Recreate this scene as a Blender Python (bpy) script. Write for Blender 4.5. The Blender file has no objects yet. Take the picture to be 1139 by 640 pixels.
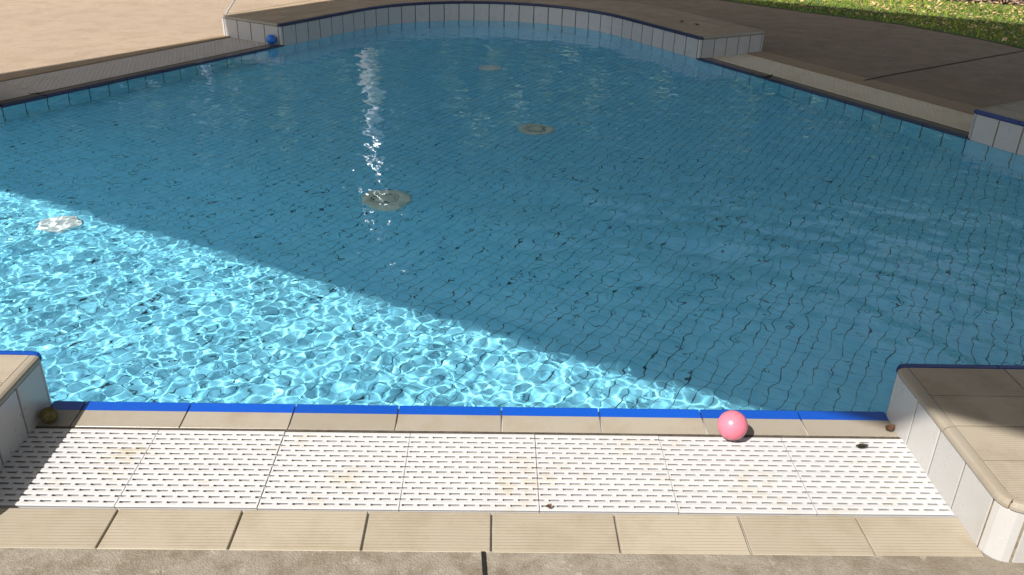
import bpy, bmesh, math, random
import numpy as np
from mathutils import Vector, Matrix
R_ = math.radians
rnd = random.Random(7)
scene = bpy.context.scene
COL = scene.collection

# ------------------------------------------------------------------ helpers
def new_obj(name, verts, faces, mat=None, parent=None, smooth=False, uvs=None, tones=None, mats=None, midx=None):
    me = bpy.data.meshes.new(name)
    me.from_pydata([tuple(v) for v in verts], [], [tuple(f) for f in faces])
    for m in (mats or ([mat] if mat else [])):
        me.materials.append(m)
    if midx is not None:
        me.polygons.foreach_set('material_index', np.array(midx, dtype=np.int32))
    if smooth:
        me.polygons.foreach_set('use_smooth', np.ones(len(me.polygons), dtype=bool))
    if uvs is not None:
        uvl = me.uv_layers.new(name='UVMap')
        li = np.empty(len(me.loops), dtype=np.int32)
        me.loops.foreach_get('vertex_index', li)
        uvl.data.foreach_set('uv', np.asarray(uvs, dtype=np.float32)[li].ravel())
    if tones is not None:
        at = me.attributes.new('tone', 'FLOAT', 'POINT')
        at.data.foreach_set('value', np.asarray(tones, dtype=np.float32))
    me.update()
    o = bpy.data.objects.new(name, me)
    COL.objects.link(o)
    if parent is not None:
        o.parent = parent
    return o

def empty(name, loc=(0, 0, 0), rz=0.0):
    o = bpy.data.objects.new(name, None)
    o.empty_display_size = 0.1
    COL.objects.link(o)
    o.location = loc
    o.rotation_euler = (0, 0, rz)
    return o

def tag(o, label, cat, group=None):
    o['label'] = label
    o['category'] = cat
    if group:
        o['group'] = group
    return o

def struct(o, kind='structure'):
    o['kind'] = kind
    return o

class MB:
    """collects shapes for one mesh"""
    def __init__(s):
        s.v, s.f, s.uv, s.t = [], [], [], []
    def add(s, vs, fs, uv=None, tone=0.5):
        b = len(s.v)
        s.v += [tuple(v) for v in vs]
        s.f += [tuple(b + i for i in f) for f in fs]
        s.uv += list(uv) if uv is not None else [(v[0], v[1]) for v in vs]
        s.t += [tone] * len(vs)
    def box(s, x0, x1, y0, y1, z0, z1, tone=0.5, ch=0.0):
        if ch <= 0:
            vs = [(x, y, z) for z in (z0, z1) for x, y in ((x0, y0), (x1, y0), (x1, y1), (x0, y1))]
            s.add(vs, [(3, 2, 1, 0), (4, 5, 6, 7), (0, 1, 5, 4), (1, 2, 6, 5), (2, 3, 7, 6), (3, 0, 4, 7)], tone=tone)
        else:
            vs = []
            for z, c in ((z0, 0), (z1 - ch, 0), (z1, ch)):
                vs += [(x0 + c, y0 + c, z), (x1 - c, y0 + c, z), (x1 - c, y1 - c, z), (x0 + c, y1 - c, z)]
            fs = [(3, 2, 1, 0), (8, 9, 10, 11)]
            for k in (0, 4):
                for i in range(4):
                    j = (i + 1) % 4
                    fs.append((k + i, k + j, k + 4 + j, k + 4 + i))
            s.add(vs, fs, tone=tone)
    def build(s, name, mat, parent=None, smooth=False):
        return new_obj(name, s.v, s.f, mat, parent, smooth, s.uv, s.t)

# ------------------------------------------------------------------ node helper
class NT:
    def __init__(s, name):
        s.m = bpy.data.materials.new(name)
        s.m.use_nodes = True
        s.t = s.m.node_tree
        s.t.nodes.clear()
        s.out = s.t.nodes.new('ShaderNodeOutputMaterial')
    def n(s, typ, **kw):
        nd = s.t.nodes.new(typ)
        for k, v in kw.items():
            if k.startswith('i_'):
                key = k[2:]
                key = int(key) if key.isdigit() else key.replace('_', ' ')
                s.set(nd.inputs[key], v)
            else:
                setattr(nd, k, v)
        return nd
    def set(s, sock, v):
        if isinstance(v, bpy.types.NodeSocket):
            s.t.links.new(v, sock)
        else:
            sock.default_value = v
    def math(s, op, a, b=0.0, c=None, clamp=False):
        nd = s.t.nodes.new('ShaderNodeMath')
        nd.operation = op
        nd.use_clamp = clamp
        s.set(nd.inputs[0], a); s.set(nd.inputs[1], b)
        if c is not None:
            s.set(nd.inputs[2], c)
        return nd.outputs[0]
    def mix(s, f, a, b, mode='MIX'):
        nd = s.t.nodes.new('ShaderNodeMix')
        nd.data_type = 'RGBA'; nd.blend_type = mode
        s.set(nd.inputs[0], f)
        for k, v in ((6, a), (7, b)):
            if not isinstance(v, bpy.types.NodeSocket):
                v = (*v, 1.0) if len(v) == 3 else v
            s.set(nd.inputs[k], v)
        return nd.outputs[2]
    def ramp(s, f, p0, p1, c0=0.0, c1=1.0):
        nd = s.t.nodes.new('ShaderNodeMapRange')
        nd.clamp = True
        s.set(nd.inputs[0], f)
        for k, v in ((1, p0), (2, p1), (3, c0), (4, c1)):
            s.set(nd.inputs[k], v)
        return nd.outputs[0]
    def noise(s, vec, scale, detail=4.0, rough=0.55, dist=0.0):
        nd = s.n('ShaderNodeTexNoise', i_Scale=scale, i_Detail=detail, i_Roughness=rough, i_Distortion=dist)
        if vec is not None:
            s.t.links.new(vec, nd.inputs['Vector'])
        return nd.outputs['Fac']
    def pos(s):
        return s.n('ShaderNodeNewGeometry').outputs['Position']
    def attr(s, name):
        return s.n('ShaderNodeAttribute', attribute_name=name).outputs['Fac']
    def bump(s, h, strength=0.3, dist=0.002, normal=None):
        nd = s.n('ShaderNodeBump', i_Strength=strength, i_Distance=dist)
        s.t.links.new(h, nd.inputs['Height'])
        if normal is not None:
            s.t.links.new(normal, nd.inputs['Normal'])
        return nd.outputs['Normal']
    def bsdf(s, color, rough=0.5, normal=None, **kw):
        nd = s.t.nodes.new('ShaderNodeBsdfPrincipled')
        if not isinstance(color, bpy.types.NodeSocket) and len(color) == 3:
            color = (*color, 1)
        s.set(nd.inputs['Base Color'], color)
        s.set(nd.inputs['Roughness'], rough)
        if normal is not None:
            s.t.links.new(normal, nd.inputs['Normal'])
        for k, v in kw.items():
            s.set(nd.inputs[k.replace('_', ' ')], v)
        s.t.links.new(nd.outputs[0], s.out.inputs[0])
        return s.m

# ------------------------------------------------------------------ materials
K = 0.695
def kk(c):
    return tuple(K * x for x in c)
def mat_concrete(name, c1, c2, c3, bump=0.35, dark=1.0, ps=6.0, pa=0.75):
    c1, c2, c3 = kk(c1), kk(c2), kk(c3)
    t = NT(name); p = t.pos()
    a = t.noise(p, 0.9, 6, 0.6, 0.4)
    b = t.noise(p, ps, 8, 0.7, 0.2)
    c = t.noise(p, 60.0, 4, 0.7)
    d = t.noise(p, 260.0, 2, 0.6)
    col = t.mix(t.ramp(a, 0.35, 0.7), c1, c2)
    col = t.mix(t.ramp(b, 0.46, 0.66, 0, pa), col, c3)
    e = t.noise(p, 2.3, 7, 0.65, 1.2)
    col = t.mix(t.ramp(e, 0.52, 0.66, 0, 0.55), col, c3)
    col = t.mix(t.ramp(t.noise(p, ps * 2.6, 5, 0.7), 0.56, 0.7, 0, 0.6 * dark), col, tuple(min(1, 1.4 * x) for x in c2))
    col = t.mix(t.ramp(c, 0.3, 0.7, 0, 0.35 * dark), col, tuple(0.55 * x for x in c1))
    col = t.mix(t.ramp(d, 0.58, 0.72, 0, 0.55 * dark), col, tuple(0.35 * x for x in c1))
    col = t.mix(t.ramp(d, 0.42, 0.3, 0, 0.4), col, tuple(min(1, 1.35 * x) for x in c1))
    h = t.math('ADD', t.math('MULTIPLY', c, 0.7), t.math('MULTIPLY', d, 0.6))
    return t.bsdf(col, t.ramp(b, 0.3, 0.7, 0.75, 0.95), t.bump(h, bump, 0.004), Specular_IOR_Level=0.25)

M = {}
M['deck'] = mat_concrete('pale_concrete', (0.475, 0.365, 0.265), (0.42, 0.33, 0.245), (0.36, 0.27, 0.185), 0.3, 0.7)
M['deck_shade_tone'] = mat_concrete('shade_toned_concrete', (0.36, 0.265, 0.175), (0.32, 0.235, 0.16), (0.24, 0.175, 0.11), 0.3, 0.8)  # same deck concrete, darker and warmer: shade is put into its colour
M['walk'] = mat_concrete('weathered_concrete', (0.29, 0.25, 0.195), (0.39, 0.35, 0.285), (0.185, 0.145, 0.10), 0.8, 1.0, 13.0, 0.9)

def mat_rib_tile(name, base, rib_scale, rib_axis='Y', dirt=(0.30, 0.23, 0.14), rough=0.6, spec=0.35, ribs=True):
    """unglazed ribbed grip tile, ribs follow the UV frame (metres)"""
    base, dirt = kk(base), kk(dirt)
    t = NT(name)
    uv = t.n('ShaderNodeUVMap').outputs[0]
    sp = t.n('ShaderNodeSeparateXYZ'); t.t.links.new(uv, sp.inputs[0])
    v = sp.outputs[rib_axis]
    p = t.pos()
    w = t.math('PINGPONG', t.math('MULTIPLY', v, rib_scale), 0.5)      # 0..0.5
    groove = t.ramp(w, 0.02, 0.16, 1, 0)
    tone = t.attr('tone')
    n1 = t.noise(p, 9, 5, 0.65)
    n2 = t.noise(p, 130, 3, 0.6)
    col = t.mix(tone, tuple(0.90 * x for x in base), tuple(min(1, 1.08 * x) for x in base))
    col = t.mix(t.ramp(n1, 0.46, 0.74, 0, 0.5), col, dirt)
    col = t.mix(t.ramp(n2, 0.6, 0.75, 0, 0.25), col, tuple(0.6 * x for x in base))
    if ribs:
        col = t.mix(t.math('MULTIPLY', groove, t.ramp(n1, 0.2, 0.7, 0.32, 0.5)), col, dirt)
        h = t.math('ADD', t.math('MULTIPLY', groove, -1.0), t.math('MULTIPLY', n2, 0.15))
        nrm = t.bump(h, 0.4, 0.0012)
    else:
        nrm = t.bump(n2, 0.2, 0.001)
    return t.bsdf(col, rough, nrm, Specular_IOR_Level=spec)

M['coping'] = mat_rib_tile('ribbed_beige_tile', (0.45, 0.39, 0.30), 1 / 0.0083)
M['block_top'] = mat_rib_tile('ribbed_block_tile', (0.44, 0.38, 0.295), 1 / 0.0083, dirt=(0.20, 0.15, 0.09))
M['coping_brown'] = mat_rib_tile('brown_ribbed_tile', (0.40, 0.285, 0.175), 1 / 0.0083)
M['block_brown'] = mat_rib_tile('brown_block_tile', (0.52, 0.385, 0.26), 1 / 0.0083)
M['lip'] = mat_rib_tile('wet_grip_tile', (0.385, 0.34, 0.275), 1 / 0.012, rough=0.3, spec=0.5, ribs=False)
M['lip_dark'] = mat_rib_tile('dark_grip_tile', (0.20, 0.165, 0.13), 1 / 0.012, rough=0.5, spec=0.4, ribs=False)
M['nosing'] = mat_rib_tile('beige_bullnose', (0.395, 0.345, 0.275), 100, ribs=False, rough=0.35, spec=0.5)

def mat_glaze(name, base, rough=0.25, var=0.1, dirt=None, dirtamt=0.0, coat=0.0):
    t = NT(name); p = t.pos()
    tone = t.attr('tone')
    n1 = t.noise(p, 14, 4, 0.6)
    col = t.mix(tone, tuple((1 - var) * x for x in base), tuple(min(1, (1 + var) * x) for x in base))
    if dirt:
        col = t.mix(t.ramp(n1, 0.5, 0.8, 0, dirtamt), col, dirt)
    return t.bsdf(col, t.ramp(n1, 0.3, 0.7, rough * 0.8, rough * 1.3), t.bump(t.noise(p, 35, 2, 0.5), 0.08, 0.002),
                  Specular_IOR_Level=0.5)
M['white_tile'] = mat_glaze('white_glazed_tile', kk((0.575, 0.56, 0.54)), 0.3, 0.04, kk((0.48, 0.43, 0.35)), 0.28)
M['aqua_tile'] = mat_glaze('aqua_glazed_tile', (0.42, 0.80, 0.90), 0.25, 0.05)
M['blue'] = mat_glaze('cobalt_blue_glaze', (0.003, 0.058, 0.34), 0.22, 0.1)
M['blue_dark'] = mat_glaze('navy_blue_glaze', (0.012, 0.03, 0.15), 0.3, 0.12)
M['navy'] = mat_glaze('dark_navy_glaze', (0.012, 0.018, 0.06), 0.35, 0.12)

def mat_plain(name, c, rough=0.8, nscale=40, amt=0.3, spec=0.3, bump=0.2, **kw):
    c = kk(c)
    t = NT(name); p = t.pos()
    n = t.noise(p, nscale, 4, 0.6)
    col = t.mix(t.ramp(n, 0.3, 0.7), tuple((1 - amt) * x for x in c), tuple(min(1, (1 + amt) * x) for x in c))
    return t.bsdf(col, rough, t.bump(n, bump, 0.002), Specular_IOR_Level=spec, **kw)
M['grout'] = mat_plain('tan_grout', (0.40, 0.32, 0.22), 0.95, 80, 0.35)
M['grout_dark'] = mat_plain('dark_grout', (0.09, 0.075, 0.055), 0.95, 80, 0.4)
M['joint'] = mat_plain('black_joint_filler', (0.012, 0.011, 0.010), 0.9, 50, 0.3)
M['channel'] = mat_plain('gutter_channel_grey', (0.62, 0.60, 0.56), 0.8, 20, 0.3)
M['steel'] = None

def mat_grate(name='white_plastic_grating', ca=(0.60, 0.595, 0.60), cb=(0.66, 0.65, 0.64)):
    t = NT(name); p = t.pos()
    n1 = t.noise(p, 5.5, 5, 0.62, 0.5)
    n2 = t.noise(p, 26, 4, 0.65)
    n3 = t.noise(p, 3.1, 3, 0.5)
    col = t.mix(t.attr('tone'), kk(ca), kk(cb))
    f = t.math('MULTIPLY', t.ramp(n1, 0.53, 0.72, 0, 0.8), t.ramp(n2, 0.42, 0.62))
    col = t.mix(f, col, kk((0.50, 0.40, 0.24)))
    f2 = t.math('MULTIPLY', t.ramp(n3, 0.58, 0.72, 0, 0.8), t.ramp(n2, 0.55, 0.7))
    col = t.mix(f2, col, kk((0.42, 0.42, 0.2)))
    sp = t.n('ShaderNodeSeparateXYZ')
    t.t.links.new(t.n('ShaderNodeTexCoord').outputs['Object'], sp.inputs[0])
    w = t.math('PINGPONG', t.math('MULTIPLY', sp.outputs[0], 1 / 0.0042), 0.5)
    return t.bsdf(col, 0.45, t.bump(t.ramp(w, 0.05, 0.25), 0.35, 0.0006), Specular_IOR_Level=0.4)
M['grate'] = mat_grate()
M['grate_cream'] = mat_grate('cream_plastic_grating', (0.74, 0.64, 0.48), (0.82, 0.72, 0.55))
M['grate_grey'] = mat_grate('grey_plastic_grating', (0.64, 0.58, 0.52), (0.72, 0.65, 0.58))

def mat_floor():
    t = NT('aqua_mosaic_floor'); p = t.pos()
    mp = t.n('ShaderNodeMapping', vector_type='POINT')
    t.t.links.new(p, mp.inputs[0])
    mp.inputs['Rotation'].default_value = (0, 0, R_(-59))
    mp.inputs['Location'].default_value = (0.013, 0.021, 0.0)
    nz = t.n('ShaderNodeTexNoise', i_Scale=7.0, i_Detail=2.0)
    t.t.links.new(p, nz.inputs['Vector'])
    sub = t.n('ShaderNodeVectorMath', operation='SUBTRACT'); t.t.links.new(nz.outputs['Color'], sub.inputs[0]); sub.inputs[1].default_value = (0.5, 0.5, 0.5)
    sc = t.n('ShaderNodeVectorMath', operation='SCALE'); t.t.links.new(sub.outputs[0], sc.inputs[0]); sc.inputs['Scale'].default_value = 0.006
    ad = t.n('ShaderNodeVectorMath', operation='ADD'); t.t.links.new(mp.outputs[0], ad.inputs[0]); t.t.links.new(sc.outputs[0], ad.inputs[1])
    sp = t.n('ShaderNodeSeparateXYZ'); t.t.links.new(ad.outputs[0], sp.inputs[0])
    P = 0.0445
    def line(s, w):
        q = t.math('PINGPONG', t.math('MULTIPLY', s, 1 / P), 0.5)
        return t.ramp(q, w * 0.6, w, 1, 0)
    nn = t.noise(p, 11, 3, 0.6)
    nd = t.noise(p, 2.2, 4, 0.6)
    g = t.math('MAXIMUM', t.math('MULTIPLY', line(sp.outputs[1], 0.038), t.ramp(nn, 0.36, 0.54, 0.5, 1.0)),
               t.math('MULTIPLY', line(sp.outputs[0], 0.032), t.ramp(nn, 0.40, 0.6, 0.3, 0.85)))
    cell = t.n('ShaderNodeTexWhiteNoise', noise_dimensions='2D')
    fl = t.n('ShaderNodeVectorMath', operation='FLOOR')
    s2 = t.n('ShaderNodeVectorMath', operation='SCALE'); t.t.links.new(ad.outputs[0], s2.inputs[0]); s2.inputs['Scale'].default_value = 1 / P
    of = t.n('ShaderNodeVectorMath', operation='ADD'); t.t.links.new(s2.outputs[0], of.inputs[0]); of.inputs[1].default_value = (0.5, 0.5, 0.0)
    t.t.links.new(of.outputs[0], fl.inputs[0]); t.t.links.new(fl.outputs[0], cell.inputs[0])
    col = t.mix(cell.outputs['Value'], FLOOR_A, FLOOR_B)
    col = t.mix(t.ramp(nd, 0.45, 0.75, 0, 0.3), col, (0.24, 0.60, 0.72))
    col = t.mix(g, col, (0.018, 0.055, 0.065))
    sk = t.noise(p, 75, 3, 0.6)
    col = t.mix(t.math('MULTIPLY', t.ramp(sk, 0.75, 0.78, 0, 0.7), t.ramp(nd, 0.55, 0.65)), col, (0.05, 0.06, 0.045))
    return t.bsdf(col, 0.5, t.bump(g, 0.3, 0.002), Specular_IOR_Level=0.3)
FLOOR_A, FLOOR_B = (0.215, 0.64, 0.86), (0.26, 0.705, 0.91)
M['floor'] = mat_floor()

def mat_water():
    t = NT('pool_water')
    g = t.n('ShaderNodeBsdfGlass', i_IOR=1.333, i_Roughness=0.0)
    g.inputs['Color'].default_value = (0.95, 0.995, 1.0, 1)
    t.t.links.new(g.outputs[0], t.out.inputs[0])
    return t.m
M['water'] = mat_water()

# ------------------------------------------------------------------ plan of the pool
def V2(x, y):
    return np.array([x, y], float)
def line_x(p, d, q, e):
    A = np.array([d, -e]).T
    s = np.linalg.solve(A, q - p)
    return p + d * s[0]
S = [  # sides of the rounded triangle, anticlockwise: start, end, lip width, grate width, coping width
    (V2(-1.046, 1.747), V2(0.970, 1.747), 0.102, 0.274, 0.116),
    (V2(2.366, 4.170), V2(1.385, 5.945), 0.100, 0.338, 0.160),
    (V2(-1.466, 6.066), V2(-2.506, 4.371), 0.100, 0.385, 0.098),
]
OUT = [0.504, 0.606, 0.583]
dirs = [(b - a) / np.linalg.norm(b - a) for a, b, *_ in S]
nrms = [V2(d[1], -d[0]) for d in dirs]          # outward
RAD = 1.16
WATER_Z = -0.010
def fillet(i):
    """inner polyline of the raised corner after side i, with outward normals and 0..1 blend"""
    j = (i + 1) % 3
    Vx = line_x(S[i][0], dirs[i], S[j][0], dirs[j])
    a0 = math.atan2(*nrms[i][::-1]); a1 = math.atan2(*nrms[j][::-1])
    while a1 < a0: a1 += 2 * math.pi
    half = (math.pi - (a1 - a0)) / 2
    tl = RAD / math.tan(half)
    t0 = Vx - dirs[i] * tl
    c = t0 - nrms[i] * RAD
    t1 = Vx + dirs[j] * tl
    pts, nr, bl = [], [], []
    L0 = np.linalg.norm(t0 - S[i][1]); n0 = max(2, round(L0 / 0.125))
    for k in range(n0):
        pts.append(S[i][1] + (t0 - S[i][1]) * k / n0); nr.append(nrms[i]); bl.append(0.0)
    na = round(RAD * (a1 - a0) / 0.0625)
    for k in range(na + 1):
        a = a0 + (a1 - a0) * k / na
        u = V2(math.cos(a), math.sin(a))
        pts.append(c + u * RAD); nr.append(u); bl.append(k / na)
    L1 = np.linalg.norm(S[j][0] - t1); n1 = max(2, round(L1 / 0.125))
    for k in range(1, n1 + 1):
        pts.append(t1 + (S[j][0] - t1) * k / n1); nr.append(nrms[j]); bl.append(1.0)
    outer = [p + n * (OUT[i] * (1 - b) + OUT[j] * b) for p, n, b in zip(pts, nr, bl)]
    return np.array(pts), np.array(nr), np.array(outer)
BL = [fillet(i) for i in range(3)]
inner_loop, outer_loop = [], []
for i in range(3):
    a, b = S[i][0], S[i][1]
    for k in range(0, 17):
        inner_loop.append(a + (b - a) * k / 16)
        outer_loop.append(a + (b - a) * k / 16 + nrms[i] * (sum(S[i][2:])))
    inner_loop += list(BL[i][0][1:-1]); outer_loop += list(BL[i][2] - BL[i][1] * 0.08)
inner_loop = np.array(inner_loop); outer_loop = np.array(outer_loop)
CEN = V2(-0.04, 4.0)

# ------------------------------------------------------------------ pool shell
def resample(poly, closed=True):
    p = np.vstack([poly, poly[:1]]) if closed else np.asarray(poly)
    s = np.concatenate([[0], np.cumsum(np.linalg.norm(np.diff(p, axis=0), axis=1))])
    return p, s
def at_s(p, s, q):
    return np.array([np.interp(q, s, p[:, 0]), np.interp(q, s, p[:, 1])])
def floor_z(r):
    r = min(max(r, 0), 1.02)
    return -0.335 + 0.05 * r ** 6

nl = len(inner_loop); NR = 26
fv, ff = [(CEN[0], CEN[1], floor_z(0))], []
for k in range(1, NR + 1):
    r = 1.01 * k / NR
    for p in inner_loop:
        q = CEN + (p - CEN) * r
        fv.append((q[0], q[1], floor_z(r)))
for i in range(nl):
    ff.append((0, 1 + i, 1 + (i + 1) % nl))
for k in range(NR - 1):
    b = 1 + k * nl
    for i in range(nl):
        j = (i + 1) % nl
        ff.append((b + i, b + nl + i, b + nl + j, b + j))
pool_floor = struct(new_obj('pool_floor', fv, ff, M['floor'], smooth=True))

# underwater walls: tile panels over a grout band
def offset_loop(poly, d):
    n = len(poly)
    out = []
    for i in range(n):
        a = poly[i - 1]; b = poly[(i + 1) % n]
        t = (b - a) / (np.linalg.norm(b - a) + 1e-9)
        out.append(poly[i] + V2(t[1], -t[0]) * d)
    return np.array(out)
def band(mb, poly, z0, z1, flip=False, closed=True):
    n = len(poly)
    vs = [(p[0], p[1], z) for z in (z0, z1) for p in poly]
    fs = []
    for i in range(n if closed else n - 1):
        j = (i + 1) % n
        fs.append((i, j, n + j, n + i) if not flip else (j, i, n + i, n + j))
    mb.add(vs, fs)
def panel(mb, p, s, s0, s1, z0, z1, nrm_sign, thick, tone, gap=0.0027):
    """one flat or curved tile on a wall following polyline p from s0 to s1"""
    s0 += gap; s1 -= gap
    if s1 - s0 < 0.006: return
    k = max(2, int(math.ceil((s1 - s0) / 0.02)) + 1) if s1 - s0 > 0.02 else 2
    q = np.linspace(s0, s1, k)
    pts = np.array([at_s(p, s, x) for x in q])
    tg = np.gradient(pts, axis=0); tg /= np.linalg.norm(tg, axis=1)[:, None]
    nr = np.stack([tg[:, 1], -tg[:, 0]], 1) * nrm_sign
    e = 0.0012
    vs = []
    for off, zz in ((0, z0), (thick, z0 + e), (thick, z1 - e), (0, z1)):
        for i in range(k):
            x = pts[i] + nr[i] * off
            if off == 0: pass
            elif i == 0: x = x + tg[i] * e
            elif i == k - 1: x = x - tg[i] * e
            vs.append((x[0], x[1], zz))
    fs = []
    for r in range(3):
        for i in range(k - 1):
            f = (r * k + i, r * k + i + 1, (r + 1) * k + i + 1, (r + 1) * k + i)
            fs.append(f if nrm_sign > 0 else f[::-1])
    for i in (0, k - 1):
        f = (0 * k + i, 1 * k + i, 2 * k + i, 3 * k + i)
        fs.append(f if (i == k - 1) == (nrm_sign > 0) else f[::-1])
    mb.add(vs, fs, tone=tone)

wb = MB()
band(wb, offset_loop(inner_loop, 0.003), -0.36, -0.030, flip=True)
pool_wall = struct(wb.build('pool_wall', M['grout_dark']))
wt = MB()
for i in range(3):
    a, b = S[i][0], S[i][1]
    segs = [np.array([a, b]), BL[i][0]]
    for sg in segs:
        p, s = resample(sg, False)
        n = max(1, round(s[-1] / 0.125))
        for k in range(n):
            panel(wt, p, s, s[-1] * k / n, s[-1] * (k + 1) / n, -0.30, -0.022, -1, 0.0035, rnd.random())
wall_tiles = wt.build('wall_tile', M['aqua_tile'], pool_wall)

# ------------------------------------------------------------------ water with real waves
def sstep(a, b, v):
    q = np.clip((v - a) / (b - a), 0, 1)
    return q * q * (3 - 2 * q)
def wave_height(x, y):
    r = np.random.RandomState(11)
    def comps(n, l0, l1, th0, kap, slope):
        o = np.zeros_like(x)
        for k in range(n):
            lam = l0 * (l1 / l0) ** r.rand()
            th = r.vonmises(th0, kap)
            kx, ky = 2 * np.pi / lam * np.cos(th), 2 * np.pi / lam * np.sin(th)
            o += slope * lam / (2 * np.pi) * np.sin(kx * x + ky * y + r.rand() * 6.28)
        return o
    long_ = comps(30, 0.16, 0.60, R_(-60), 0.6, 0.0100)
    mid = comps(46, 0.070, 0.16, R_(-50), 0.4, 0.0110)
    fine = comps(70, 0.024, 0.054, R_(-30), 0.2, 0.0100)
    near = 1 - sstep(2.6, 4.6, y)
    left = 1 - sstep(-0.9, 0.8, x + 0.55 * (y - 2.2))
    patch = 0.5 + 0.5 * np.sin(1.9 * x + 1.1 * y + 1) * np.sin(1.3 * y - 1.7 * x + 2)
    # a breeze-ruffled streak right of the middle
    ruf = np.exp(-(((x - 0.75) * 0.85 + (y - 2.9) * 0.5) / 0.55) ** 2 - (((y - 2.9) * 0.85 - (x - 0.75) * 0.5) / 0.6) ** 2)
    h = long_ * (0.28 + 0.25 * near + 0.15 * left * near + 0.95 * ruf)
    h += mid * (0.26 + 0.20 * near + 0.09 * left * near + 0.12 * patch * near + 1.0 * ruf)
    h += fine * (0.16 + 0.18 * near + 0.18 * left * near + 0.10 * patch * near)
    for cx, cy, lam, am, w in ((-1.6, 2.9, 0.055, 0.020, 1.2), (-0.9, 2.3, 0.045, 0.022, 0.45), (0.35, 1.6, 0.045, 0.025, 0.45),
                               (-0.35, 2.05, 0.05, 0.026, 0.4), (-0.6, 1.6, 0.042, 0.024, 0.4), (-1.2, 1.9, 0.045, 0.024, 0.5)):
        d = np.hypot(x - cx, y - cy)
        h += am * lam / 6.28 * np.sin(6.28 * d / lam) * np.exp(-(d / w) ** 2)
    # a broad set of rings crossing the right half of the pool
    d = np.hypot(x - 0.15, y - 1.55)
    h += 0.050 * 0.15 / 6.28 * np.sin(6.28 * d / 0.15 + 1.2 * np.sin(3 * x + 2 * y)) * np.exp(-((d - 1.30) / 0.42) ** 2) * sstep(0.25, 0.7, x)
    return h
def build_water():
    st = 0.0056
    ex = offset_loop(inner_loop, 0.018)
    x0, x1 = ex[:, 0].min(), ex[:, 0].max(); y0, y1 = ex[:, 1].min(), ex[:, 1].max()
    gx = np.arange(x0, x1 + st, st)
    gy = [y0]
    while gy[-1] < y1 + st:
        gy.append(gy[-1] + 0.0052 + 0.0068 * min(1, max(0, (gy[-1] - 3.4) / 2)))
    gy = np.array(gy)
    X, Y = np.meshgrid(gx, gy)
    inside = np.zeros(X.shape, bool)
    n = len(ex)
    for i in range(n):
        ax, ay = ex[i]; bx, by = ex[(i + 1) % n]
        if ay == by: continue
        c = ((ay > Y) != (by > Y)) & (X < (bx - ax) * (Y - ay) / (by - ay) + ax)
        inside ^= c
    Z = WATER_Z + wave_height(X, Y)
    idx = -np.ones(X.shape, int)
    quad = inside[:-1, :-1] & inside[1:, :-1] & inside[:-1, 1:] & inside[1:, 1:]
    use = np.zeros(X.shape, bool)
    use[:-1, :-1] |= quad; use[1:, :-1] |= quad; use[:-1, 1:] |= quad; use[1:, 1:] |= quad
    idx[use] = np.arange(use.sum())
    verts = np.stack([X[use], Y[use], Z[use]], 1)
    a, b, c, d = idx[:-1, :-1][quad], idx[:-1, 1:][quad], idx[1:, 1:][quad], idx[1:, :-1][quad]
    faces = np.stack([a, b, c, d], 1)
    me = bpy.data.meshes.new('pool_water')
    me.vertices.add(len(verts)); me.vertices.foreach_set('co', verts.astype(np.float32).ravel())
    me.loops.add(faces.size); me.loops.foreach_set('vertex_index', faces.astype(np.int32).ravel())
    me.polygons.add(len(faces))
    me.polygons.foreach_set('loop_start', np.arange(0, faces.size, 4, dtype=np.int32))
    me.polygons.foreach_set('loop_total', np.full(len(faces), 4, dtype=np.int32))
    me.polygons.foreach_set('use_smooth', np.ones(len(faces), bool))
    me.materials.append(M['water'])
    me.update(calc_edges=True); me.validate()
    o = bpy.data.objects.new('pool_water', me); COL.objects.link(o)
    return struct(o)
water = build_water()
water.cycles.is_caustics_caster = True

# ------------------------------------------------------------------ raised corner blocks
HB = 0.138
def round_corner(prev, c, nxt, r, n=7):
    a = (prev - c); a /= np.linalg.norm(a)
    b = (nxt - c); b /= np.linalg.norm(b)
    ang = math.acos(np.clip(a @ b, -1, 1))
    tl = r / math.tan(ang / 2)
    p0, p1 = c + a * tl, c + b * tl
    bis = (a + b) / np.linalg.norm(a + b)
    o = c + bis * (r / math.sin(ang / 2))
    u, w = p0 - o, p1 - o
    full = math.acos(np.clip((u @ w) / r / r, -1, 1))
    sg = np.sign(u[0] * w[1] - u[1] * w[0])
    out = []
    for k in range(n):
        t = sg * full * k / (n - 1)
        out.append(o + V2(u[0] * math.cos(t) - u[1] * math.sin(t), u[0] * math.sin(t) + u[1] * math.cos(t)))
    return out
def sweep(mb, path, nr, prof, closed=False, tone=0.5):
    n, m = len(path), len(prof)
    vs = [(p[0] + q[0] * a, p[1] + q[1] * a, z) for p, q in zip(path, nr) for a, z in prof]
    fs = []
    for i in range(n - 1):
        for j in range(m):
            k = (j + 1) % m
            fs.append((i * m + j, (i + 1) * m + j, (i + 1) * m + k, i * m + k))
    fs.append(tuple(range(m))); fs.append(tuple((n - 1) * m + j for j in range(m))[::-1])
    mb.add(vs, fs, tone=tone)
def path_normals(pts, sign=1):
    pts = np.asarray(pts)
    tg = np.gradient(pts, axis=0); tg /= np.linalg.norm(tg, axis=1)[:, None]
    return np.stack([tg[:, 1], -tg[:, 0]], 1) * sign
def sub_path(p, s, s0, s1, step=0.02):
    k = max(3, int((s1 - s0) / step) + 1)
    ss = set(np.linspace(s0, s1, k)) | {x for x in s if s0 < x < s1}
    q = []
    for x in sorted(ss):
        if not q or x - q[-1] > 1e-4: q.append(x)
    return np.array([at_s(p, s, x) for x in q])

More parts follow.
